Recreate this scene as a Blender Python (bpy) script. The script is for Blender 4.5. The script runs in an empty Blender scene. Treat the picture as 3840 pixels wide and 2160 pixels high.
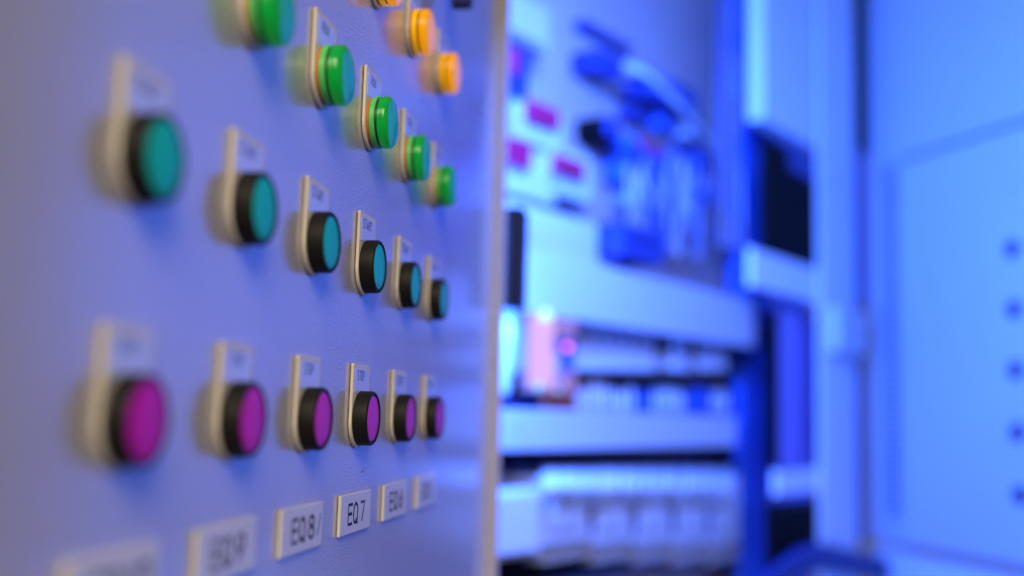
import bpy, bmesh, math, random
from mathutils import Vector, Matrix
random.seed(7)
S = bpy.context.scene
COL = S.collection
U = 0.158            # one measuring unit of the door layout, in metres
H = 1.30             # camera height above the floor
CAM = Vector((0, 0, H))
CR = Vector((0.98878893, 0.14671109, 0.02779057))
CF = Vector((-0.14894071, 0.98230211, 0.11357476))
CU = Vector((-0.01063606, -0.11644061, 0.9931407))
FPX = 2706.0

# ------------------------------------------------------------------ materials
def principled(name, base, rough=.5, **kw):
    m = bpy.data.materials.new(name); m.use_nodes = True
    b = m.node_tree.nodes['Principled BSDF']
    b.inputs['Base Color'].default_value = (*base, 1)
    b.inputs['Roughness'].default_value = rough
    for k, v in kw.items():
        b.inputs[k.replace('_', ' ')].default_value = v
    return m, b

def mottled(name, base, rough, var=.06, scale=60, bump=0.0, bscale=900, bdist=.0002, rvar=.05, **kw):
    """procedural paint / plastic: slight value mottling, roughness variation, fine bump"""
    m, b = principled(name, base, rough, **kw)
    nt = m.node_tree; N = nt.nodes; L = nt.links
    tc = N.new('ShaderNodeTexCoord')
    n1 = N.new('ShaderNodeTexNoise'); n1.inputs['Scale'].default_value = scale; n1.inputs['Detail'].default_value = 5
    L.new(tc.outputs['Object'], n1.inputs['Vector'])
    mr = N.new('ShaderNodeMapRange'); mr.inputs['To Min'].default_value = 1 - var; mr.inputs['To Max'].default_value = 1 + var
    L.new(n1.outputs['Fac'], mr.inputs['Value'])
    vm = N.new('ShaderNodeVectorMath'); vm.operation = 'SCALE'
    vm.inputs[0].default_value = base
    L.new(mr.outputs['Result'], vm.inputs['Scale']); L.new(vm.outputs['Vector'], b.inputs['Base Color'])
    m2 = N.new('ShaderNodeMapRange'); m2.inputs['To Min'].default_value = max(rough - rvar, .02); m2.inputs['To Max'].default_value = rough + rvar
    L.new(n1.outputs['Fac'], m2.inputs['Value']); L.new(m2.outputs['Result'], b.inputs['Roughness'])
    if bump:
        n2 = N.new('ShaderNodeTexNoise'); n2.inputs['Scale'].default_value = bscale; n2.inputs['Detail'].default_value = 3
        L.new(tc.outputs['Object'], n2.inputs['Vector'])
        bp = N.new('ShaderNodeBump'); bp.inputs['Strength'].default_value = bump; bp.inputs['Distance'].default_value = bdist
        L.new(n2.outputs['Fac'], bp.inputs['Height']); L.new(bp.outputs['Normal'], b.inputs['Normal'])
    return m

M = {}
M['door']    = mottled('door_paint', (.52, .475, .46), .34, var=.05, scale=14, bump=.9, bscale=750, bdist=.0009, rvar=.06)
_b = M['door'].node_tree.nodes['Principled BSDF']; _b.inputs['IOR'].default_value = 1.6
_b.inputs['Coat Weight'].default_value = 1.0; _b.inputs['Coat Roughness'].default_value = .19; _b.inputs['Coat IOR'].default_value = 1.95
M['dooredge']= mottled('door_edge_paint', (.50, .46, .42), .45, bump=.3)
M['plate']   = mottled('ivory_plastic', (.70, .63, .54), .42, var=.04, scale=300, bump=.15, bscale=2500, bdist=.00008)
M['insert']  = mottled('label_paper', (.66, .66, .72), .38, var=.03, scale=400)
M['tag']     = mottled('engraved_laminate', (.76, .72, .66), .4, var=.04, scale=250, bump=.1, bscale=2500, bdist=.00005)
M['gap_dark']  = mottled('gap_and_bolt_dark', (.03, .025, .02), .8)
M['black']   = mottled('black_plastic', (.011, .010, .009), .5, var=.3, scale=900, bump=.4, bscale=3500, bdist=.00012)
M['ink']     = mottled('ink', (.012, .012, .03), .5)
M['bluink']  = mottled('blue_ink', (.02, .06, .22), .4)
M['green']   = mottled('green_cap', (.0, .56, .40), .30, var=.06, scale=250, bump=.12, bscale=1800, bdist=.00008)
M['red']     = mottled('red_cap', (.66, .0, .46), .30, var=.06, scale=250, bump=.12, bscale=1800, bdist=.00008)
for _k in ('insert', 'tag'):
    _b = M[_k].node_tree.nodes['Principled BSDF']; _b.inputs['Coat Weight'].default_value = 1 if _k == 'insert' else .5; _b.inputs['Coat Roughness'].default_value = .2; _b.inputs['Coat IOR'].default_value = 1.75
for _k in ('green', 'red', 'ink', 'bluink', 'black'): M[_k].node_tree.nodes['Principled BSDF'].inputs['Specular IOR Level'].default_value = .18
def lens_mat(name, base, glow=0):
    m, b = principled(name, base, .12)
    b.inputs['Transmission Weight'].default_value = .35
    b.inputs['Coat Weight'].default_value = .6; b.inputs['Coat Roughness'].default_value = .15
    b.inputs['IOR'].default_value = 1.49
    b.inputs['Emission Color'].default_value = (*base, 1); b.inputs['Emission Strength'].default_value = glow
    nt = m.node_tree; N = nt.nodes; L = nt.links
    tr = N.new('ShaderNodeBsdfTranslucent'); tr.inputs['Color'].default_value = (*base, 1)
    mx = N.new('ShaderNodeMixShader'); mx.inputs[0].default_value = .35
    out = N['Material Output']
    L.new(b.outputs[0], mx.inputs[1]); L.new(tr.outputs[0], mx.inputs[2]); L.new(mx.outputs[0], out.inputs['Surface'])
    n2 = N.new('ShaderNodeTexNoise'); n2.inputs['Scale'].default_value = 500
    tc = N.new('ShaderNodeTexCoord'); L.new(tc.outputs['Object'], n2.inputs['Vector'])
    bp = N.new('ShaderNodeBump'); bp.inputs['Strength'].default_value = .08; bp.inputs['Distance'].default_value = .0001
    L.new(n2.outputs['Fac'], bp.inputs['Height']); L.new(bp.outputs['Normal'], b.inputs['Normal'])
    return m
M['glens'] = lens_mat('green_lens', (.004, .62, .08), .16)
M['gband'] = mottled('pale_green_plastic', (.10, .60, .14), .3)
M['alens'] = lens_mat('amber_lens', (1.0, .46, .0), .55)
M['aband'] = mottled('pale_amber_plastic', (.9, .50, .0), .3, Emission_Color=(1, .48, 0, 1), Emission_Strength=.3)
M['collar']= mottled('orange_collar', (.50, .16, .02), .4)
M['gdark'] = mottled('dark_green_groove', (.004, .06, .02), .4)
M['adark'] = mottled('dark_amber_groove', (.12, .05, .002), .4)
M['white']   = mottled('cabinet_white', (.74, .76, .78), .42, var=.05, scale=12, bump=.1, bscale=300)
M['rdoor']   = mottled('right_door_paint', (.54, .54, .58), .45, var=.05, scale=6, bump=.1, bscale=300)
M['duct']    = mottled('duct_plastic', (.50, .49, .54), .5, var=.04, scale=25)
M['mount']   = mottled('mounting_plate_paint', (.42, .31, .28), .5, var=.08, scale=9)
M['grey']    = mottled('grey_plastic', (.45, .45, .46), .5)
M['pale']    = mottled('pale_plastic', (.55, .57, .60), .45, var=.04)
M['lid'] = mottled('greyed_plastic', (.36, .30, .28), .5)
M['navy']    = mottled('dark_blue_plastic', (.008, .02, .16), .5)
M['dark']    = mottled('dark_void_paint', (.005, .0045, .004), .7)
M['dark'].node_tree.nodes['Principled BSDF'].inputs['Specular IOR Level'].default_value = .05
M['bwire']   = mottled('blue_wire_pvc', (.03, .10, .45), .45)
M['wwire']   = mottled('pale_wire_pvc', (.62, .62, .66), .45)
M['brwire']  = mottled('brown_wire_pvc', (.42, .14, .05), .5)
M['crimson'] = mottled('crimson_plastic', (.36, .0, .04), .45)
M['pink']    = mottled('pink_plastic', (.95, .45, .60), .45)
M['side']    = mottled('side_wall_paint', (.20, .17, .50), .5, var=.05, scale=8)
def emit(name, c, s):
    m = bpy.data.materials.new(name); m.use_nodes = True
    nt = m.node_tree; nt.nodes.clear()
    e = nt.nodes.new('ShaderNodeEmission'); o = nt.nodes.new('ShaderNodeOutputMaterial')
    e.inputs['Color'].default_value = (*c, 1); e.inputs['Strength'].default_value = s
    nt.links.new(e.outputs[0], o.inputs['Surface']); return m
M['pinkglow'] = emit('pink_glow', (.78, .48, 1.0), .95); M['pinkdim'] = emit('dim_pink_glow', (.40, .28, .95), .75)
M['led_red'] = emit('led_red_glow', (1, .18, .75), 2.6)
M['led_cyan']= emit('led_cyan_glow', (.42, .95, 1), 1.6)
M['led_blue']= emit('led_blue_glow', (.15, .4, 1), 2.2)

# ------------------------------------------------------------------ object helpers
def tag(o, label=None, cat=None, group=None, kind=None):
    if label: o['label'] = label
    if cat: o['category'] = cat
    if group: o['group'] = group
    if kind: o['kind'] = kind
    return o
def empty(name, loc=(0, 0, 0), rz=0.0):
    o = bpy.data.objects.new(name, None); COL.objects.link(o)
    o.location = loc; o.rotation_euler = (0, 0, rz); o.empty_display_size = .01
    return o
def link(name, bm, mats, parent=None, smooth=False, bevel=0, seg=2, autos=None):
    bmesh.ops.recalc_face_normals(bm, faces=bm.faces)
    me = bpy.data.meshes.new(name); bm.to_mesh(me); bm.free()
    for m in (mats if isinstance(mats, (list, tuple)) else [mats]): me.materials.append(m)
    o = bpy.data.objects.new(name, me); COL.objects.link(o)
    if parent is not None: o.parent = parent
    if smooth:
        for p in me.polygons: p.use_smooth = True
    if autos:
        me.set_sharp_from_angle(angle=math.radians(autos))
    if bevel:
        b = o.modifiers.new('bevel', 'BEVEL'); b.width = bevel; b.segments = seg; b.limit_method = 'ANGLE'
        b.angle_limit = math.radians(40)
    return o
def box_bm(bm, pts8, mi=0):
    v = [bm.verts.new(p) for p in pts8]
    for f in ((0,1,2,3),(7,6,5,4),(0,4,5,1),(1,5,6,2),(2,6,7,3),(3,7,4,0)):
        bm.faces.new([v[i] for i in f]).material_index = mi
def box(bm, x0, x1, y0, y1, z0, z1, mi=0):
    box_bm(bm, [(x0,y0,z0),(x1,y0,z0),(x1,y1,z0),(x0,y1,z0),(x0,y0,z1),(x1,y0,z1),(x1,y1,z1),(x0,y1,z1)], mi)
def lathe(bm, prof, n=64, close=True, mi=0, cy=0, cz=0):
    """profile of (x, r) turned about the local X axis"""
    rings = []
    for (x, r) in prof:
        if r < 1e-6: rings.append([bm.verts.new((x, cy, cz))])
        else: rings.append([bm.verts.new((x, cy + r*math.cos(a*2*math.pi/n), cz + r*math.sin(a*2*math.pi/n))) for a in range(n)])
    for a, b in zip(rings, rings[1:]):
        for i in range(n):
            j = (i+1) % n
            if len(a) == 1: f = bm.faces.new((a[0], b[j], b[i]))
            elif len(b) == 1: f = bm.faces.new((a[i], a[j], b[0]))
            else: f = bm.faces.new((a[i], a[j], b[j], b[i]))
            f.material_index = mi
def prism(bm, outline, x0, x1, mi=0):
    """outline in (y, z) extruded along X"""
    a = [bm.verts.new((x0, y, z)) for y, z in outline]; b = [bm.verts.new((x1, y, z)) for y, z in outline]
    bm.faces.new(a[::-1]).material_index = mi; bm.faces.new(b).material_index = mi
    n = len(a)
    for i in range(n):
        bm.faces.new((a[i], a[(i+1)%n], b[(i+1)%n], b[i])).material_index = mi

# ------------------------------------------------------------------ stroke lettering
def arc(cx, cy, rx, ry, a0, a1, n=10):
    return [(cx + rx*math.cos(math.radians(a0+(a1-a0)*i/n)), cy + ry*math.sin(math.radians(a0+(a1-a0)*i/n))) for i in range(n+1)]
G = {   # glyphs in a box 0.6 wide, 1 high
 'E': [[(.6,1),(0,1),(0,0),(.6,0)], [(0,.52),(.55,.52)]],
 'Q': [arc(.3,.68,.3,.32,0,180)+arc(.3,.32,.3,.32,180,360)+[(.6,.68)], [(.36,.20),(.62,-.06)]],
 'O': [arc(.3,.7,.3,.3,0,180)+arc(.3,.3,.3,.3,180,360)+[(.6,.7)]],
 '0': [arc(.3,.7,.3,.3,0,180)+arc(.3,.3,.3,.3,180,360)+[(.6,.7)]],
 '7': [[(0,1),(.6,1),(.22,0)]],
 '8': [arc(.3,.76,.26,.24,-90,270,16), arc(.3,.26,.3,.26,90,450,16)],
 '6': [[(.5,1),(.1,.55)]+arc(.3,.3,.3,.3,150,510,20)],
 '9': [[(.1,0),(.5,.45)]+arc(.3,.7,.3,.3,-30,330,20)],
 '5': [[(.55,1),(.08,1),(.04,.56)]+arc(.28,.3,.32,.3,120,-140,14)],
 '1': [[(.1,.75),(.35,1),(.35,0)]],
 '/': [[(.45,1.0),(.1,0)]],
 'S': [arc(.3,.75,.28,.25,30,270,12)+arc(.3,.25,.28,.25,90,-150,12)[1:]],
 'T': [[(0,1),(.6,1)], [(.3,1),(.3,0)]],
 'A': [[(0,0),(.3,1),(.6,0)], [(.12,.34),(.48,.34)]],
 'R': [[(0,0),(0,1),(.3,1)]+arc(.32,.75,.26,.25,90,-90,10)+[(0,.5)], [(.3,.5),(.6,0)]],
 'P': [[(0,0),(0,1),(.3,1)]+arc(.32,.74,.26,.26,90,-90,10)+[(0,.48)]],
 'U': [[(0,1),(0,.3)]+arc(.3,.3,.3,.3,180,360)+[(.6,1)]],
 'N': [[(0,0),(0,1),(.6,0),(.6,1)]],
 'L': [[(0,1),(0,0),(.6,0)]], 'C': [arc(.3,.7,.3,.3,10,180)+arc(.3,.3,.3,.3,180,350)], 'B': [[(0,0),(0,1),(.3,1)]+arc(.32,.76,.24,.24,90,-90)+[(0,.52)],[(.3,.52)]+arc(.32,.26,.28,.26,90,-90)+[(0,0)]],
}
def lettering(name, items, x, y, z, h, w, stroke, mat, parent):
    """items: list of (char, left offset in letter widths); builds rounded raised strokes in the local YZ plane"""
    cu = bpy.data.curves.new(name, 'CURVE'); cu.dimensions = '3D'
    cu.bevel_depth = stroke/2; cu.bevel_resolution = 2; cu.use_fill_caps = True
    for ch, off in items:
        for line in G[ch]:
            sp = cu.splines.new('POLY'); sp.points.add(len(line)-1)
            for p, (a, b) in zip(sp.points, line):
                p.co = (0, y + off + a/.6*w, z + b*h, 1)
    ob = bpy.data.objects.new(name, cu); COL.objects.link(ob)
    dg = bpy.context.evaluated_depsgraph_get()
    me = bpy.data.meshes.new_from_object(ob.evaluated_get(dg)); me.name = name
    bpy.data.objects.remove(ob)
    bm = bmesh.new(); bm.from_mesh(me)
    for v in bm.verts: v.co.x = x + v.co.x*.18
    bm.to_mesh(me); bm.free()
    me.materials.clear(); me.materials.append(mat)
    o = bpy.data.objects.new(name, me); COL.objects.link(o); o.parent = parent
    return o

# ------------------------------------------------------------------ LEFT DOOR with its panel face
XP = -1.062*U                                     # door face
COLT = [ (1.96781 + .53065*i)*U for i in range(6) ]
ROW = {'stop': H - .0381*U, 'start': H + .480*U, 'run': H + .988*U, 'fault': H + 1.508*U, 'mode': H + 2.02*U}
bm = bmesh.new()
def slant(z): return (6.24 - (z-H)/U*.035)*U      # free edge leans a touch
z0, z1 = H - .62, H + .78
yb = -.55
t = .022
box_bm(bm, [(XP-t, yb, z0), (XP, yb, z0), (XP, slant(z0), z0), (XP-t, slant(z0), z0),
            (XP-t, yb, z1), (XP, yb, z1), (XP, slant(z1), z1), (XP-t, slant(z1), z1)])
# thin skin so the reflections see a real panel; folded lip at the free edge
door = link('control_panel', bm, M['door'], bevel=.0015)
tag(door, 'grey textured panel carrying the rows of push buttons, filling the left half', 'control panel')
bm = bmesh.new()
w_e = .0100
box_bm(bm, [(XP-t, slant(z0)+.0005, z0), (XP+w_e, slant(z0)+.0005, z0), (XP+w_e, slant(z0)+.012, z0), (XP-t, slant(z0)+.012, z0),
            (XP-t, slant(z1)+.0005, z1), (XP+w_e, slant(z1)+.0005, z1), (XP+w_e, slant(z1)+.012, z1), (XP-t, slant(z1)+.012, z1)])
link('edge_trim', bm, M['dooredge'], door, bevel=.002)

# ------------------------------------------------------------------ button families (local: +X out of the door)
def plate_outline(r=.0155, top=.0285, hw=.0153, ch=.0008):
    pts = [(-hw, top-ch), (-hw+ch, top), (hw-ch, top), (hw, top-ch)]
    pts += [(hw, .002)] + [(r*math.cos(math.radians(a)), r*math.sin(math.radians(a))-.0005) for a in range(-4, -177, -6)] + [(-hw, .002)]
    return pts
def legend(root, word, ink):
    bm = bmesh.new(); o2 = [(y*.965, z*.965) for y, z in plate_outline()]
    prism(bm, o2, 0, .00045); link('gap_dark', bm, M['gap_dark'], root)  # dark layer added for the shade in the gap behind the plate
    bm = bmesh.new(); prism(bm, plate_outline(), .0004, .0020)
    p = link('legend_plate', bm, M['plate'], root, bevel=.0003, seg=3)
    bm = bmesh.new(); prism(bm, [(-.0128, .0125), (.0128, .0125), (.0128, .0262), (-.0128, .0262)], .0016, .00212)
    ins = link('label_insert', bm, M['insert'], p, bevel=.0001)
    n = len(word); w, gap = .0021, .0013
    if word == 'RUN': w, gap = .0022, .0013
    tot = n*w + (n-1)*gap
    lettering('lettering', [(c, i*(w+gap)) for i, c in enumerate(word)], .00213, -tot/2 - .0015, .0200, .0050, w, .0007, ink, p)
    return p
def push_button(kind, word):
    root = empty('push_button')
    legend(root, word, M['ink'] if word == 'START' else M['bluink'])
    bm = bmesh.new(); R = .01446
    prof = [(0.00170, R-.0006), (0.00230, R), (0.00830, R), (0.00930, R-.0003), (0.00990, R-.0012), (0.00990, R-.0015), (0.00950, R-.0018), (0.00730, R-.0018), (0.00170, R-.0018)]
    lathe(bm, prof, 72); link('bezel', bm, M['black'], root, smooth=True, autos=35)
    bm = bmesh.new(); r = R-.0020
    prof = [(0.00330, r), (0.00870, r), (0.00920, r-.0003), (0.00940, r-.0009), (0.00960, r*.6), (0.00965, 0)]
    lathe(bm, prof, 72); link('cap', bm, M[kind], root, smooth=True, autos=35)
    return root
def pilot_light(kind, word):
    root = empty('pilot_light')
    legend(root, word, M['bluink'])
    lens, band, dark = (M['glens'], M['gband'], M['gdark']) if kind == 'green' else (M['alens'], M['aband'], M['adark'])
    R = .01446
    bm = bmesh.new(); lathe(bm, [(0.00170, R-.0010), (0.00350, R-.0010), (0.00370, R-.003), (0.00170, R-.003)], 72)
    link('collar', bm, M['collar'], root, smooth=True, autos=35)
    bm = bmesh.new(); lathe(bm, [(0.00360, R-.0006), (0.00410, R), (0.00630, R), (0.00660, R-.0003), (0.00660, R-.003), (0.00360, R-.003)], 72)
    link('band', bm, band, root, smooth=True, autos=35)
    bm = bmesh.new(); lathe(bm, [(0.00620, R-.0012), (0.00840, R-.0012), (0.00830, R-.003), (0.00630, R-.003)], 72)
    link('dark_groove', bm, dark, root, smooth=True, autos=35)  # recess below the lens, its shade put into a dark colour
    bm = bmesh.new()
    prof = [(0.00800, R-.0006), (0.00840, R)] + [(.0111 + .0026*math.sin(math.radians(a)), R-.0030+.0030*math.cos(math.radians(a))) for a in range(0, 80, 12)]
    prof += [(0.01390, R*.72), (0.01440, R*.45), (0.01460, R*.2), (0.01470, 0)]
    lathe(bm, prof, 72)
    L = link('lens', bm, lens, root, smooth=True, autos=50)
    bm = bmesh.new(); lathe(bm, [(0.00330, 0), (0.00330, R-.0035), (0.00810, R-.0035), (0.00810, 0)], 48)
    link('diffuser', bm, M['pale'], L, smooth=True, autos=35)
    return root
def selector():
    root = empty('selector_switch')
    legend(root, 'RUN', M['bluink'])
    for ch in root.children:
        pass
    bm = bmesh.new(); R = .01446
    lathe(bm, [(0.00170, R-.0006), (0.00230, R), (0.00680, R), (0.00780, R-.001), (0.00810, 0)], 64)
    link('bezel', bm, M['black'], root, smooth=True, autos=35)
    bm = bmesh.new()
    prism(bm, [(-.0055, .012), (.0055, .012), (.0062, -.022), (.005, -.030), (.002, -.0335), (-.002, -.0335), (-.005, -.030), (-.0062, -.022)], .0078, .0222)
    link('handle', bm, M['navy'], root, bevel=.002, seg=3)
    return root
def copy_tree(o, parent=None):
    c = o.copy(); COL.objects.link(c)
    if parent is not None: c.parent = parent
    for ch in list(o.children): copy_tree(ch, c)
    return c
SIDE = ['leftmost and most blurred', 'second from left', 'third from left',
        'fourth, sharply focused', 'fifth from left', 'smallest, rightmost']
def row(proto, key, idxs, text, cat, group):
    for k, i in enumerate(idxs):
        o = proto if k == 0 else copy_tree(proto)
        o.location = (XP, COLT[i], ROW[key]); o.rotation_euler.x = math.radians(random.uniform(-1, 1))
        tag(o, text % SIDE[i], cat, group)
row(push_button('red', 'STOP'), 'stop', range(6), 'magenta push button with black ring under a stop tag, %s', 'push button', 'red push buttons in the lower row')
row(push_button('green', 'START'), 'start', range(6), 'teal push button with black ring under a start tag, %s', 'push button', 'green push buttons in the middle row')
SR = {1: 'cut by the top of the view, nearest of its row', 2: 'second nearest of its row', 3: 'sharply focused, in the middle of its row', 4: 'fourth of its row counted from the left', 5: 'farthest of its row'}
pl = pilot_light('green', 'RUN')
for k, i in enumerate([1, 2, 3, 4, 5]):
    o = pl if k == 0 else copy_tree(pl)
    o.location = (XP, COLT[i], ROW['run']); tag(o, 'glossy green pilot light lens, %s' % SR[i], 'pilot light', 'green pilot lights in the upper row')
SA = {3: 'only its bottom showing at the top of the view', 4: 'whole lens in view, above the other whole amber one', 5: 'lowest and farthest, right above the last green lamp'}
pl = pilot_light('amber', 'RUN')
for k, i in enumerate([3, 4, 5]):
    o = pl if k == 0 else copy_tree(pl)
    o.location = (XP, COLT[i], ROW['fault']); tag(o, 'amber orange pilot light lens, %s' % SA[i], 'pilot light', 'amber pilot lights in the top row')
o = selector(); o.location = (XP, COLT[5], ROW['mode'])
tag(o, 'dark blue rotary switch handle above the amber lights, cut by the top edge', 'selector switch')

# engraved name tags under the columns
names = ['EQ 10', 'EQ 9', 'EQ 8/', 'EQ 7', 'EQ 6', 'EQ 5']
look = ['very blurred white name tag cut off at the bottom left corner of the view',
        'large blurred white name tag below the second red button',
        'white tag reading EQ 8 with a slanted blue stroke after it',
        'sharply focused white tag reading EQ 7 in dark letters',
        'slightly blurred white tag reading EQ 6, right of the sharp EQ 7 tag',
        'smallest white name tag, nearest the door edge, lettering blurred pale blue']
for i, (nm, lb) in enumerate(zip(names, look)):
    root = empty('name_tag', (XP, (1.80089 + .53065*i)*U, H - .3524*U))
    bm = bmesh.new(); prism(bm, [(.0004, -.0098), (.0548, -.0098), (.0548, .0098), (.0004, .0098)], 0, .0004); link('adhesive_backing', bm, M['gap_dark'], root)
    bm = bmesh.new(); prism(bm, [(0, -.0103), (.0553, -.0103), (.0553, .0103), (0, .0103)], .0003, .0019)
    pl = link('tag_plate', bm, M['tag'], root, bevel=.00035, seg=3)
    w = .0070
    if nm == 'EQ 10': it = [('E', 0), ('Q', .0098), ('1', .0205), ('0', .0285)]
    else: it = [('E', 0), ('Q', .0098), (nm[3], .0225)]
    lettering('lettering', it, .00195, .0135, -.0052, .0100, w, .0017, M['ink'], pl)
    if nm == 'EQ 8/': lettering('lettering', [('/', .0335)], .00195, .0135, -.0050, .0100, w, .0015, M['bwire'], pl)
    root.rotation_euler.x = math.radians(random.uniform(-.5, .5))
    tag(root, lb, 'name tag', 'engraved name tags along the bottom of the door')

# small chip of paint and a speck on the door face
bm = bmesh.new(); lathe(bm, [(0, .0011), (.0003, .0008), (.0004, 0)], 10)
for v in bm.verts: v.co.y *= 1.5; v.co.z *= .5
o = link('paint_chip', bm, M['brwire']); o.location = (XP+.0001, 3.66*U, H-.222*U)
tag(o, 'tiny brown chip on the door face above the EQ 7 tag', 'paint chip')

# ------------------------------------------------------------------ CABINET BEHIND
AZ = .4885
u = Vector((math.sin(AZ), math.cos(AZ), 0)); n = Vector((math.cos(AZ), -math.sin(AZ), 0)); Zv = Vector((0, 0, 1))
def ray(px, py): return (CF + CR*((px-1288)/FPX) - CU*((py-724.5)/FPX))
d0 = ray(1300, 1040); P0 = CAM + d0*(1.40/d0.y); P0.z = 0
def hit(px, py, h):
    d = ray(px, py); t_ = ((P0 + n*h - CAM).dot(n)) / d.dot(n)
    P = CAM + d*t_
    return (P - P0).dot(u), P.z
def W(s, h, z): return P0 + u*s + n*h + Zv*z
def cbox(name, px0, px1, pt, pb, h0, h1, mat, parent=None, bevel=.0015, taper=None, mid=None):
    """box on the mounting plate whose front face spans the given extent"""
    pm = (pt+pb)/2; s0, _ = hit(px0, pm, h1); s1, _ = hit(px1, pm, h1)
    xm = px0 if mid is None else mid
    _, zt = hit(xm, pt, h1); _, zb = hit(xm, pb, h1)
    bm = bmesh.new()
    box_bm(bm, [W(s0,h0,zb), W(s1,h0,zb), W(s1,h1,zb), W(s0,h1,zb), W(s0,h0,zt), W(s1,h0,zt), W(s1,h1,zt), W(s0,h1,zt)])
    o = link(name, bm, mat, parent, bevel=bevel)
    return o
def sbox(bm, s0, s1, h0, h1, zb, zt, mi=0):
    box_bm(bm, [W(s0,h0,zb), W(s1,h0,zb), W(s1,h1,zb), W(s0,h1,zb), W(s0,h0,zt), W(s1,h0,zt), W(s1,h1,zt), W(s0,h1,zt)], mi)
def tube(name, pts, r, mat, parent=None, nseg=8):
    cu = bpy.data.curves.new(name, 'CURVE'); cu.dimensions = '3D'; cu.bevel_depth = r; cu.bevel_resolution = 2; cu.use_fill_caps = True
    sp = cu.splines.new('NURBS'); sp.points.add(len(pts)-1); sp.use_endpoint_u = True; sp.order_u = 3; sp.resolution_u = 5
    for p, q in zip(sp.points, pts): p.co = (*q, 1)
    ob = bpy.data.objects.new(name, cu); COL.objects.link(ob)
    me = bpy.data.meshes.new_from_object(ob.evaluated_get(bpy.context.evaluated_depsgraph_get())); me.name = name
    bpy.data.objects.remove(ob)
    me.materials.clear(); me.materials.append(mat)
    for p in me.polygons: p.use_smooth = True
    o = bpy.data.objects.new(name, me); COL.objects.link(o)
    if parent is not None: o.parent = parent
    return o
def ptube(name, pp, h, r, mat, parent=None):
    return tube(name, [W(*((lambda q: (q[0], hh, q[1]))(hit(x, y, hh)))) for x, y, hh in [(a, b, (c[0] if c else h)) for a, b, *c in pp]], r, mat, parent)

HF = .14
SR_, _ = hit(1882, 1040, 0)
cab = empty('electrical_cabinet', W(SR_, HF, H)); cinv = Matrix.Translation(-cab.location)
tag(cab, 'open white electrical cabinet glowing blue inside, right half of the view', 'electrical cabinet')
# mounting plate
bm = bmesh.new(); sbox(bm, -.45, SR_+.02, -.006, 0, H-.75, H+.95)
bm.transform(cinv); link('mounting_plate', bm, M['mount'], cab, bevel=.001)

# wiring ducts -------------------------------------------------------
def duct(px0, px1, pt, pb, h1, label, slots=True):
    root = empty('wiring_duct')
    a, zt = hit(px0, pt, h1); _, zb = hit(px0, pb, h1); b, _ = hit(px1, (pt+pb)/2, h1)
    root.location = W((a+b)/2, 0, zb)
    inv = Matrix.Translation(-root.location)
    bm = bmesh.new(); sbox(bm, a, b, h1-.006, h1, zb-.002, zt+.002)
    bm.transform(inv); link('cover', bm, M['duct'], root, bevel=.0015)
    bm = bmesh.new(); sbox(bm, a, b, .001, h1-.0065, zb+.004, zt-.004)
    k = int((b-a)/.012)
    for i in range(k):
        s = a + (i+.5)*(b-a)/k
        sbox(bm, s-.0038, s+.0038, .012, h1-.007, zb, zb+.0038); sbox(bm, s-.0038, s+.0038, .012, h1-.007, zt-.0038, zt)
    bm.transform(inv); link('slotted_body', bm, M['duct'], root)
    tag(root, label, 'wiring duct', 'wiring ducts across the mounting plate')
duct(1200, 1900, 598, 762, .085, 'widest pale cable duct, glowing cyan, just above the row of small relays')
duct(1190, 1852, 1032, 1132, .075, 'pale cable duct below the row of small relays, narrower than the duct above')
duct(1190, 1562, 478, 590, .060, 'short pale cable duct right under the crimson topped terminals, left part of plate')

# crimson-topped modules --------------------------------------------
def module(pxb, body, cap, label):
    root = empty('terminal_module')
    s, z = hit((body[0]+body[1])/2, body[3], .03); root.location = W(s, 0, z)
    inv = Matrix.Translation(-root.location)
    for nm, r_, h0, h1, mt in (('body', body, .001, .05, M['grey']), ('cover', cap, .0505, .062, M['crimson'])):
        o = cbox(nm, *r_, h0, h1, mt); o.data.transform(inv); o.parent = root
    tag(root, label, 'terminal module', 'crimson topped terminal modules')
module(0, (1300, 1418, 235, 345), (1336, 1412, 248, 296), 'pale module with crimson cover, highest of the three beside the door edge')
module(0, (1262, 1398, 345, 478), (1272, 1340, 338, 402), 'pale module with crimson cover half hidden by the door edge, lowest left of the three')
module(0, (1384, 1490, 360, 478), (1404, 1474, 384, 428), 'pale module with crimson cover, rightmost of the three')
# dark device with red mark behind the top of the door edge
root = empty('circuit_breaker'); s, z = hit(1300, 215, .03); root.location = W(s, 0, z); inv = Matrix.Translation(-root.location)
for nm, r_, h0, h1, mt in (('body', (1262, 1332, 96, 218), .001, .06, M['navy']), ('toggle', (1285, 1305, 118, 180), .0605, .072, M['crimson'])):
    o = cbox(nm, *r_, h0, h1, mt); o.data.transform(inv); o.parent = root
tag(root, 'dark blue breaker with a red toggle behind the top of the door edge', 'circuit breaker')
root = empty('junction_box'); s, z = hit(1330, 80, .03); root.location = W(s, 0, z); inv = Matrix.Translation(-root.location)
for nm, r_, h0, h1, mt in (('body', (1262, 1385, -40, 78), .001, .05, M['mount']), ('lid', (1270, 1378, -34, 66), .0505, .056, M['lid'])):
    o = cbox(nm, *r_, h0, h1, mt); o.data.transform(inv); o.parent = root
tag(root, 'pale grey junction box in the top left corner of the cabinet', 'junction box')

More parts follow.
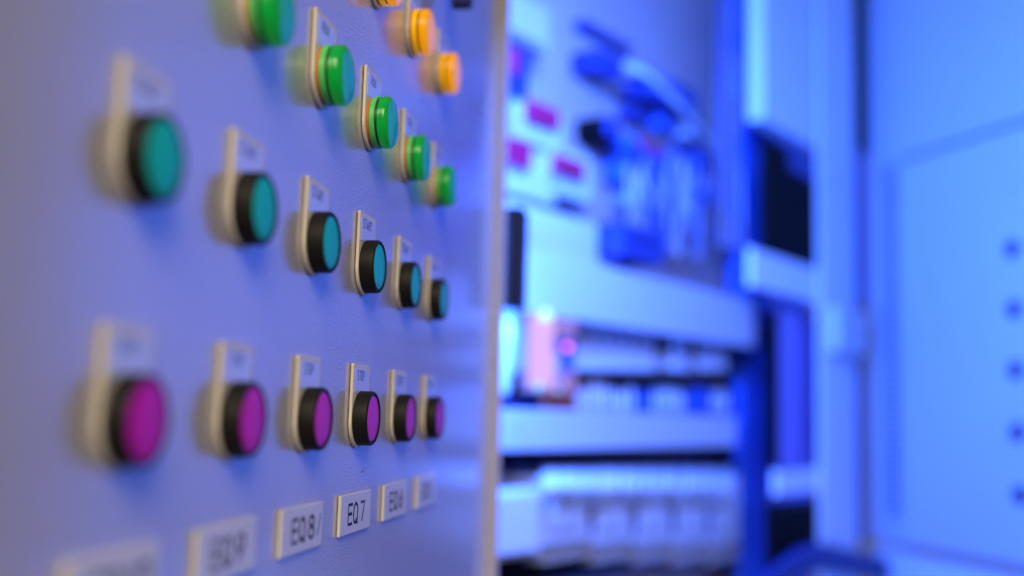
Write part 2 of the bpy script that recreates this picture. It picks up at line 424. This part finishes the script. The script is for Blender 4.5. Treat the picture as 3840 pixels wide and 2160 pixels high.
# dark devices on the upper plate ------------------------------------
def device(name, rects, label, cat, group=None):
    root = empty(name); r0 = rects[0][1]; s, z = hit((r0[0]+r0[1])/2, r0[3], .03); root.location = W(s, 0, z); inv = Matrix.Translation(-root.location)
    for nm, r_, h0, h1, mt in rects:
        o = cbox(nm, *r_, h0, h1, mt); o.data.transform(inv); o.parent = root
    return tag(root, label, cat, group)
device('relay', [('body', (1508, 1568, 118, 172), .001, .05, M['navy']), ('socket', (1498, 1580, 172, 182), .001, .035, M['mount'])], 'dark blue relay high on the plate under a pale bar', 'relay', 'dark blue devices on the upper plate')
device('cable_clamp', [('bar', (1470, 1590, 46, 70), .001, .02, M['navy'])], 'slim blue bar near the top of the mounting plate', 'cable clamp')
device('timer_relay', [('body', (1625, 1690, 182, 236), .001, .055, M['navy']), ('dial', (1640, 1672, 195, 222), .0555, .060, M['bwire'])], 'dark blue timer left of its darker twin on the upper plate', 'timer relay', 'dark blue devices on the upper plate')
device('timer_relay', [('body', (1694, 1756, 198, 262), .001, .055, M['navy']), ('dial', (1706, 1740, 215, 245), .0555, .060, M['navy'])], 'darker blue timer on the right of the pair on the upper plate', 'timer relay', 'dark blue devices on the upper plate')
device('relay', [('body', (1520, 1560, 288, 342), .001, .05, M['dark']), ('front', (1530, 1556, 292, 336), .0505, .058, M['navy'])], 'small black and blue relay alone in the middle of the plate', 'relay', 'dark blue devices on the upper plate')
device('power_supply', [('body', (1566, 1672, 556, 642), .001, .100, M['navy']), ('terminal_cover', (1576, 1662, 566, 590), .1005, .104, M['navy'])], 'saturated dark blue box standing in front of the wide duct', 'power supply')
device('relay', [('body', (1712, 1748, 498, 556), .001, .05, M['navy']), ('front', (1718, 1742, 506, 530), .0505, .055, M['grey'])], 'narrow dark blue relay above the right part of the wide duct', 'relay', 'dark blue devices on the upper plate')
device('contact_block', [('body', (1578, 1745, 332, 372), .001, .045, M['bwire']), ('red_insert', (1612, 1672, 344, 368), .0455, .050, M['crimson']), ('dark_insert', (1690, 1740, 346, 370), .0455, .050, M['navy'])], 'blue contact block with a faint red insert in the middle of the plate', 'contact block')
device('contact_block', [('body', (1578, 1720, 395, 450), .001, .045, M['bwire']), ('dark_insert', (1600, 1660, 408, 440), .0455, .050, M['navy'])], 'blue contact block below the one with the red insert', 'contact block')

# bundle of blue cables down the right side of the plate --------------
root = empty('cable_bundle'); tag(root, 'loose bundle of blue cables running down the right side of the mounting plate', 'cable bundle')
for k in range(11):
    x = 1806 + k*6 + random.uniform(-6, 6)
    ptube('cable', [(x+random.uniform(-8, 8), -60, .02), (x, 150+random.uniform(-40, 40), .045), (x+random.uniform(-10, 10), 400, .04), (x+random.uniform(-8, 14), 620, .05)], .03, .0024, random.choice([M['bwire'], M['mount'], M['wwire']]), root)
root = empty('looped_cables'); tag(root, 'thin blue cables looping from the high relay down to the timers', 'cables')
for k in range(7):
    q = lambda a: a + random.uniform(-16, 16)
    ptube('cable', [(q(1540), q(150), .03), (q(1610), q(165), .06), (q(1690), q(225), .065), (q(1745), q(300), .05), (q(1790), q(380), .03)], .05, .0016, random.choice([M['bwire'], M['wwire'], M['navy'], M['wwire']]), root)
root = empty('hanging_cables'); tag(root, 'thin blue and pale cables hanging from the contact blocks into the wide duct', 'cables')
for k in range(40):
    x = 1568 + k*5.2
    ptube('cable', [(x, 372+random.uniform(0, 60), .04), (x+random.uniform(-30, 30), 450, .06), (x+random.uniform(-30, 30), 530, .055), (x+random.uniform(-12, 12), 605+k*1.2, .04)], .05, random.uniform(.0012, .002), random.choice([M['bwire'], M['wwire'], M['mount'], M['navy'], M['bwire']]), root)
for k, (x, y) in enumerate([(1600, 262), (1668, 288), (1735, 312), (1764, 372), (1772, 468), (1590, 480), (1650, 498)]):
    device('terminal_block', [('body', (x, x+34, y, y+30), .001, .035, M[('navy', 'bwire', 'grey')[k % 3]]), ('screw_row', (x+5, x+29, y+9, y+17), .0352, .037, M['dark'])],
           'small blurred terminal block, %s from the top of the cluster on the upper plate' % ['first', 'second', 'third', 'fourth', 'fifth', 'sixth', 'lowest'][k], 'terminal block', 'small terminal blocks on the upper plate')
# row of small relays in the middle ---------------------------------
posn = ['first', 'second', 'third', 'fourth', 'fifth', 'sixth', 'seventh', 'eighth', 'ninth', 'tenth', 'eleventh', 'twelfth']
xs = [1448, 1486, 1522, 1556, 1588, 1620, 1700, 1772, 1802]
ws = [34, 32, 30, 28, 28, 28, 36, 26, 26]
for k, (x, w_) in enumerate(zip(xs, ws)):
    top = 800 + k*3 + (12 if k in (6,) else 0)
    device('miniature_relay', [('body', (x, x+w_, top, 905), .001, .055, M['pale']), ('window', (x+w_*.3, x+w_*.7, top+34, top+58), .0555, .058, M['bwire']), ('base', (x-1, x+w_+1, 905, 930), .001, .062, M['pale'])],
           'small pale relay, %s from the left in the middle row' % posn[k], 'relay', 'miniature relays in the middle row')
device('relay', [('body', (1655, 1692, 800, 888), .001, .04, M['navy']), ('base', (1655, 1692, 889, 925), .001, .05, M['pale'])], 'dark blue relay between the pale ones in the middle row', 'relay')
device('relay', [('body', (1742, 1766, 835, 893), .001, .04, M['navy']), ('base', (1742, 1766, 894, 925), .001, .05, M['pale'])], 'narrow dark relay near the right end of the middle row', 'relay')

# the dark rail and wires under that row
def rail(px0, px1, pt, pb, label):
    root = empty('mounting_rail'); a, zt = hit(px0, pt, .03); _, zb = hit(px0, pb, .03); b, _ = hit(px1, pt, .03)
    root.location = W((a+b)/2, 0, zb); inv = Matrix.Translation(-root.location)
    bm = bmesh.new(); sbox(bm, a, b, .001, .030, zb, zt); bm.transform(inv); link('rail_body', bm, M['dark'], root, bevel=.001)
    bm = bmesh.new(); sbox(bm, a, b, .0302, .034, zb, zb+(zt-zb)*.25); bm.transform(inv); link('lip', bm, M['navy'], root)
    tag(root, label, 'mounting rail')
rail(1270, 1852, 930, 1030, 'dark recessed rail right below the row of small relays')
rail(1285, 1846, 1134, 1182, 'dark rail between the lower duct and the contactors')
root = empty('wire_comb'); tag(root, 'comb of brown and pale wires dropping into the lower duct', 'wires')
for k in range(30):
    x = 1362 + k*16 + random.uniform(-2, 2)
    mt = M['brwire'] if k < 6 else random.choice([M['wwire'], M['wwire'], M['bwire']])
    y0 = 955 if k in (7, 8, 9, 10) else 978
    ptube('wire', [(x, y0+random.uniform(-6, 12), .036), (x+random.uniform(-3, 3), 1000, .052), (x+random.uniform(-4, 4), 1036, .045)], .04, .0032, mt, root)

# bright pink unit with indicator diodes beside the door edge --------
root = device('signal_unit', [('body', (1340, 1384, 792, 985), .001, .050, M['grey']), ('side_block', (1395, 1448, 842, 930), .001, .060, M['bwire']), ('lower_lamp', (1388, 1450, 932, 985), .001, .062, M['pinkdim']), ('upper_lamp', (1400, 1450, 792, 840), .001, .060, M['pinkdim']), ('front_strip', (1398, 1410, 890, 950), .0755, .079, M['grey'])],
              'bright pink signal unit with glowing diodes beside the door edge', 'signal unit')
ptube('lamp_column', [(1362, 792, .07), (1361, 880, .07), (1359, 975, .07)], .07, .0165, M['pinkglow']).matrix_world
_lc = bpy.data.objects['lamp_column']; _lc.data.transform(Matrix.Translation(-root.location)); _lc.parent = root
def led(px, py, h, r, mat):
    s, z = hit(px, py, h); bm = bmesh.new(); bmesh.ops.create_uvsphere(bm, u_segments=12, v_segments=8, radius=r)
    bm.transform(Matrix.Translation(W(s, h, z) - root.location)); link('diode', bm, mat, root, smooth=True)
led(1428, 873, .085, .0045, M['led_red']); led(1372, 792, .110, .0075, M['led_cyan']); led(1355, 972, .110, .0050, M['led_blue']); led(1402, 980, .09, .0030, M['led_blue'])
root = empty('white_conduit'); tag(root, 'thick white conduit tapering down behind the door edge', 'conduit')
ptube('pipe', [(1272, 760, .06), (1280, 830, .07), (1275, 900, .06), (1258, 985, .05)], .06, .012, M['grey'], root)
ptube('sleeve', [(1270, 770, .065), (1271, 800, .07)], .06, .014, M['grey'], root)

# contactors at the bottom -------------------------------------------
bx = [1362, 1490, 1598, 1695, 1785, 1862]
cl = ['leftmost of the five below the dark rail', 'second of the five below the dark rail', 'third of the five below the dark rail', 'fourth of the five below the dark rail', 'rightmost and farthest of the five below the dark rail']
for k in range(5):
    a, b = bx[k], bx[k+1]
    g = 10 - k
    device('contactor', [('body', (a+1.5, b-1.5, 1262, 1376), .001, .070, M['pale']), ('upper_housing', (a+1, b-1, 1200, 1261), .001, .067, M['pale']),
        ('front_cover', (a+g*2.6, b-g*2.6, 1272, 1335), .0705, .074, M['pale']), ('terminal_shroud', (a+3, b-3, 1374, 1420), .001, .060, M['grey'])],
        'pale contactor, ' + cl[k], 'contactor', 'contactors along the bottom')
for k in range(4):
    x = bx[k+1]-6
    device('slit_shade', [('strip', (x+1, x+11, 1276, 1345), .071, .073, M['navy'])], 'dark strip painting the shaded gap after the %s contactor' % posn[k], 'slit_shade', 'painted shade strips between the contactors')  # navy strips paint the shade in the slits between contactors
root = empty('wire_fan'); tag(root, 'fan of pale wires bending from the dark rail onto the contactors', 'wires')
for k in range(34):
    x = 1370 + k*14 + random.uniform(-3, 3)
    ptube('wire', [(x, 1180, .05), (x+random.uniform(-3, 3), 1205, .085), (x+random.uniform(-5, 5), 1235, .09), (x+random.uniform(-8, 8), 1268, .078)], .08, .003, random.choice([M['wwire'], M['pale'], M['wwire']]), root)
device('junction_box', [('body', (1238, 1362, 1240, 1412), .001, .085, M['pale']), ('lid', (1246, 1352, 1250, 1400), .0855, .090, M['insert'])], 'lavender box at the bottom beside the door edge', 'junction box')
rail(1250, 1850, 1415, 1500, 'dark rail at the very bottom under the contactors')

# black latch behind the free edge of the door
root = empty('door_latch', (XP+.012, slant(H)+.022, H+.16))
zt = H + (1040-520)/FPX*1.06*.99; 
def atY(px, py, Y):
    d = ray(px, py); return CAM + d*(Y/d.y)
A = atY(1262, 520, slant(H)+.014); B = atY(1311, 772, slant(H)+.014)
bm = bmesh.new(); box(bm, A.x, B.x, slant(H)+.0135, slant(H)+.05, B.z, A.z); bm.transform(Matrix.Translation(-root.location))
link('housing', bm, M['black'], root, bevel=.002)
bm = bmesh.new(); box(bm, A.x+.004, B.x-.006, slant(H)+.0505, slant(H)+.075, B.z+.03, A.z-.03); bm.transform(Matrix.Translation(-root.location))
link('bolt', bm, M['gap_dark'], root, bevel=.002)
tag(root, 'black latch housing projecting from behind the free edge of the button door', 'latch')

# ------------------------------------------------------------------ side of the cabinet and frame
sP0, _ = hit(2066, 1040, HF); sP1, _ = hit(2156, 1040, HF)
SW = max(SR_, sP0) + .004
zlo, zhi = H-.75, H+.95
bm = bmesh.new(); sbox(bm, SR_+.021, SR_+.028, -.006, HF-.03, zlo, zhi)
bm.transform(cinv); link('side_wall', bm, M['side'], cab, bevel=.001)
inv = cinv
bm = bmesh.new()
sbox(bm, sP0, sP1, HF-.006, HF, zlo, zhi)
# two staggered columns of fine square punchings, modelled as small recessed dark squares in the profile
hs = .0045; zz = H-.45
while zz < H+.50:
    for c in (.38, .70):
        s = sP0 + (sP1-sP0)*c
        sbox(bm, s-hs/2, s+hs/2, HF-.0005, HF+.0006, zz, zz+hs, 1)
    zz += .0125
bm.transform(inv); fr = link('frame_post', bm, [M['white'], M['navy']], cab, bevel=0)
def fpart(name, px0, px1, pt, pb, h0, h1, mat, bev=.002):
    o = cbox(name, px0, px1, pt, pb, h0, h1, mat, mid=(px0+px1)/2); o.data.transform(inv); o.parent = fr
    return o
fpart('crossbar', 1892, 2066, 652, 742, HF-.018, HF-.008, M['white'])
fpart('crossbar', 1956, 2066, 1182, 1240, HF-.018, HF-.008, M['white'])
fpart('upper_panel', 1920, 2066, -80, 340, HF-.04, HF-.012, M['white'])
fpart('inner_post', 1868, 1922, -80, 1500, .02, .05, M['bwire'])
def blk(name, px0, px1, pt, pb, h0, h1, mat, label, cat, grp=None):
    return tag(cbox(name, px0, px1, pt, pb, h0, h1, mat, mid=(px0+px1)/2), label, cat, grp)
o = device('power_meter', [('housing', (1928, 2063, 346, 632), HF-.020, HF-.0075, M['dark']), ('screen', (1985, 2054, 356, 425), HF-.0073, HF-.007, M['navy'])], 'large black box above the crossbar of the frame', 'power meter')
device('adapter_box', [('housing', (1942, 2064, 1268, 1440), HF-.020, HF-.0075, M['dark']), ('ridge', (1952, 2054, 1272, 1282), HF-.0073, HF-.006, M['black'])], 'black box below the lower crossbar of the frame', 'adapter box')
device('cover_strip', [('strip', (1930, 1962, 776, 1178), HF-.034, HF-.03, M['dark'])], 'tall narrow black strip between the two crossbars', 'cover strip')
device('inner_cover', [('sheet', (1964, 2066, 776, 1178), HF-.05, HF-.03, M['side'])], 'violet blue cover sheet between the two crossbars', 'cover sheet')
# thick dark blue cables at the foot of the frame
root = empty('floor_cables'); tag(root, 'thick dark blue cables sweeping across the foot of the frame', 'cables')
for k in range(4):
    ptube('cable', [(1900+k*10, 1480+k*10, HF+.01), (1985+k*8, 1400+k*12, HF+.02), (2060, 1372+k*16, HF+.03), (2150, 1400+k*12, HF+.03), (2260, 1420+k*14, HF+.03)], HF, .008, M['navy'], root)

# ------------------------------------------------------------------ RIGHT DOOR (inner side)
AR = -.474
v = Vector((-math.sin(AR), -math.cos(AR), 0))      # towards the camera
nr = Vector((-math.cos(AR), math.sin(AR), 0))      # faces the opening (to the left)
if nr.x > 0: nr = -nr
sh, _ = hit(2190, 1040, HF+.004)
R0 = W(sh, HF+.004, 0)
def rhit(px, py, h=0):
    d = ray(px, py); t_ = ((R0 + nr*h - CAM).dot(nr))/d.dot(nr); P = CAM + d*t_
    return (P-R0).dot(v), P.z
def RW(a, h, z): return R0 + v*a + nr*h + Zv*z
def rbox(bm, a0, a1, h0, h1, zb, zt, mi=0):
    box_bm(bm, [RW(a0,h0,zb), RW(a1,h0,zb), RW(a1,h1,zb), RW(a0,h1,zb), RW(a0,h0,zt), RW(a1,h0,zt), RW(a1,h1,zt), RW(a0,h1,zt)], mi)
_, ztop = rhit(2430, 362); _, zbot = rhit(2380, 1392)
inv = cinv
bm = bmesh.new(); rbox(bm, 0, .62, -.02, 0, zbot, zhi); bm.transform(inv); rd = link('door', bm, M['rdoor'], cab, bevel=.002)
a0, _ = rhit(2200, 900); a1, _ = rhit(2235, 900); a2, _ = rhit(2276, 900)
bm = bmesh.new(); rbox(bm, a2+.001, .60, .0004, .0015, ztop+.001, ztop+.011); bm.transform(inv); link('groove_shade', bm, M['bwire'], rd)  # dark strip standing in for the shade along the inner panel's top edge
bm = bmesh.new(); rbox(bm, a2+.006, .60, .0004, .012, zbot+.004, ztop); bm.transform(inv); link('inner_panel', bm, M['rdoor'], rd, bevel=.003)
bm = bmesh.new(); _, za = rhit(2255, 420); _, zb_ = rhit(2255, 1292)
rbox(bm, a1, a2, .0004, .009, zb_, za)
z = zb_+.006
while z < za-.006:
    rbox(bm, a1+(a2-a1)*.12, a1+(a2-a1)*.88, .009, .0096, z, z+.0075, 1); z += .0140
bm.transform(inv); link('perforated_rail', bm, [M['rdoor'], M['navy']], rd)
for (px, py) in ((2547, 626), (2552, 778), (2556, 931), (2561, 1088), (2568, 1246)):
    a, z = rhit(px, py, .012)
    bm = bmesh.new(); rot = Matrix((( nr.x, v.x, 0), (nr.y, v.y, 0), (0, 0, 1))).to_4x4()
    lathe(bm, [(0, .0150), (.0018, .0150), (.003, .0135), (.003, 0)], 24)
    bm.transform(Matrix.Translation(RW(a, .0122, z) - cab.location) @ rot); link('plug', bm, M['dark'], rd, smooth=True, autos=35)
a, z = rhit(2540, 476, .012); bm = bmesh.new(); lathe(bm, [(0, .005), (.0015, .005), (.002, .004), (.002, 0)], 24)
bm.transform(Matrix.Translation(RW(a, .0122, z) - cab.location) @ rot); link('screw', bm, M['grey'], rd, smooth=True, autos=35)
# hinge, seal
root = device('hinge', [('knuckle', (2112, 2180, 772, 882), HF+.0005, HF+.022, M['pale']), ('pin', (2140, 2158, 762, 772), HF+.004, HF+.016, M['grey'])], 'pale hinge block joining the frame post to the right door', 'hinge')
device('door_seal', [('strip', (2156, 2186, -80, 368), HF-.02, HF+.006, M['dark'])], 'black rubber seal strip along the top of the frame post', 'door seal')
device('seam_cover', [('strip', (2158, 2178, 370, 770), HF-.03, HF-.004, M['bwire'])], 'dim blue seam strip above the hinge', 'seam strip')
device('seam_cover', [('strip', (2158, 2176, 883, 1365), HF-.03, HF-.004, M['bwire'])], 'dim blue seam strip below the hinge', 'seam strip')
# plinth under the right door
bm = bmesh.new(); a_, zq = rhit(2400, 1418); rbox(bm, -.02, .62, -.05, -.015, zlo, zq); o = link('cabinet_plinth', bm, M['white'], bevel=.003)
tag(o, 'pale plinth just visible under the right door at the bottom edge of the view', 'plinth')
# floor
bm = bmesh.new(); box(bm, -3, 3, -2.5, 4, -.02, 0)
tag(link('floor', bm, mottled('floor_concrete', (.22, .20, .19), .6, var=.1, scale=3)), kind='structure')
# rear shell of the enclosure
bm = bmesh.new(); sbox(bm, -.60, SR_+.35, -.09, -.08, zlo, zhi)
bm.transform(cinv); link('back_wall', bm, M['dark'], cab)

# ------------------------------------------------------------------ LIGHT
def area(name, loc, target, size, power, color, sy=None):
    l = bpy.data.lights.new(name, 'AREA'); l.energy = power; l.color = color; l.size = size
    if sy: l.shape = 'RECTANGLE'; l.size_y = sy
    o = bpy.data.objects.new(name, l); COL.objects.link(o); o.location = loc
    o.rotation_euler = (Vector(target)-Vector(loc)).to_track_quat('-Z', 'Y').to_euler(); return o
def point(name, loc, r, power, color):
    l = bpy.data.lights.new(name, 'POINT'); l.energy = power; l.color = color; l.shadow_soft_size = r
    o = bpy.data.objects.new(name, l); COL.objects.link(o); o.location = loc; return o
BLUE = (.025, .135, 1.0)
point('cabinet_lamp', (-.235, 1.09, H+.12), .035, 46, BLUE)
area('added_blue_fill', (.02, 1.0, H+.52), (.34, 1.75, H-.02), .30, 36, (.045, .155, 1.0), .12)  # unseen blue fill, added to brighten the cabinet interior from the front
warm = area('warm_room_lamp', (.30, -.75, H+.9), (-.20, .45, H), 1.0, 3.5, (1, .84, .60)); warm.data.spread = math.radians(54)
w = bpy.data.worlds.new('World'); S.world = w; w.use_nodes = True
w.node_tree.nodes['Background'].inputs[0].default_value = (.22, .27, .44, 1)
w.node_tree.nodes['Background'].inputs[1].default_value = .36

# ------------------------------------------------------------------ CAMERA
cam = bpy.data.cameras.new('camera'); co = bpy.data.objects.new('camera', cam); COL.objects.link(co)
co.matrix_world = Matrix(((CR.x, CU.x, -CF.x, 0), (CR.y, CU.y, -CF.y, 0), (CR.z, CU.z, -CF.z, H), (0, 0, 0, 1)))
cam.sensor_width = 36; cam.lens = 36*FPX/2576; cam.clip_start = .02; cam.clip_end = 50
cam.dof.use_dof = True; cam.dof.focus_distance = .570; cam.dof.aperture_fstop = 2.35
S.camera = co
S.render.engine = 'CYCLES'; S.cycles.use_denoising = True
S.cycles.max_bounces = 8; S.cycles.sample_clamp_indirect = 6
vs = S.view_settings; vs.view_transform = 'Standard'; vs.look = 'None'; vs.exposure = .12; vs.gamma = 1
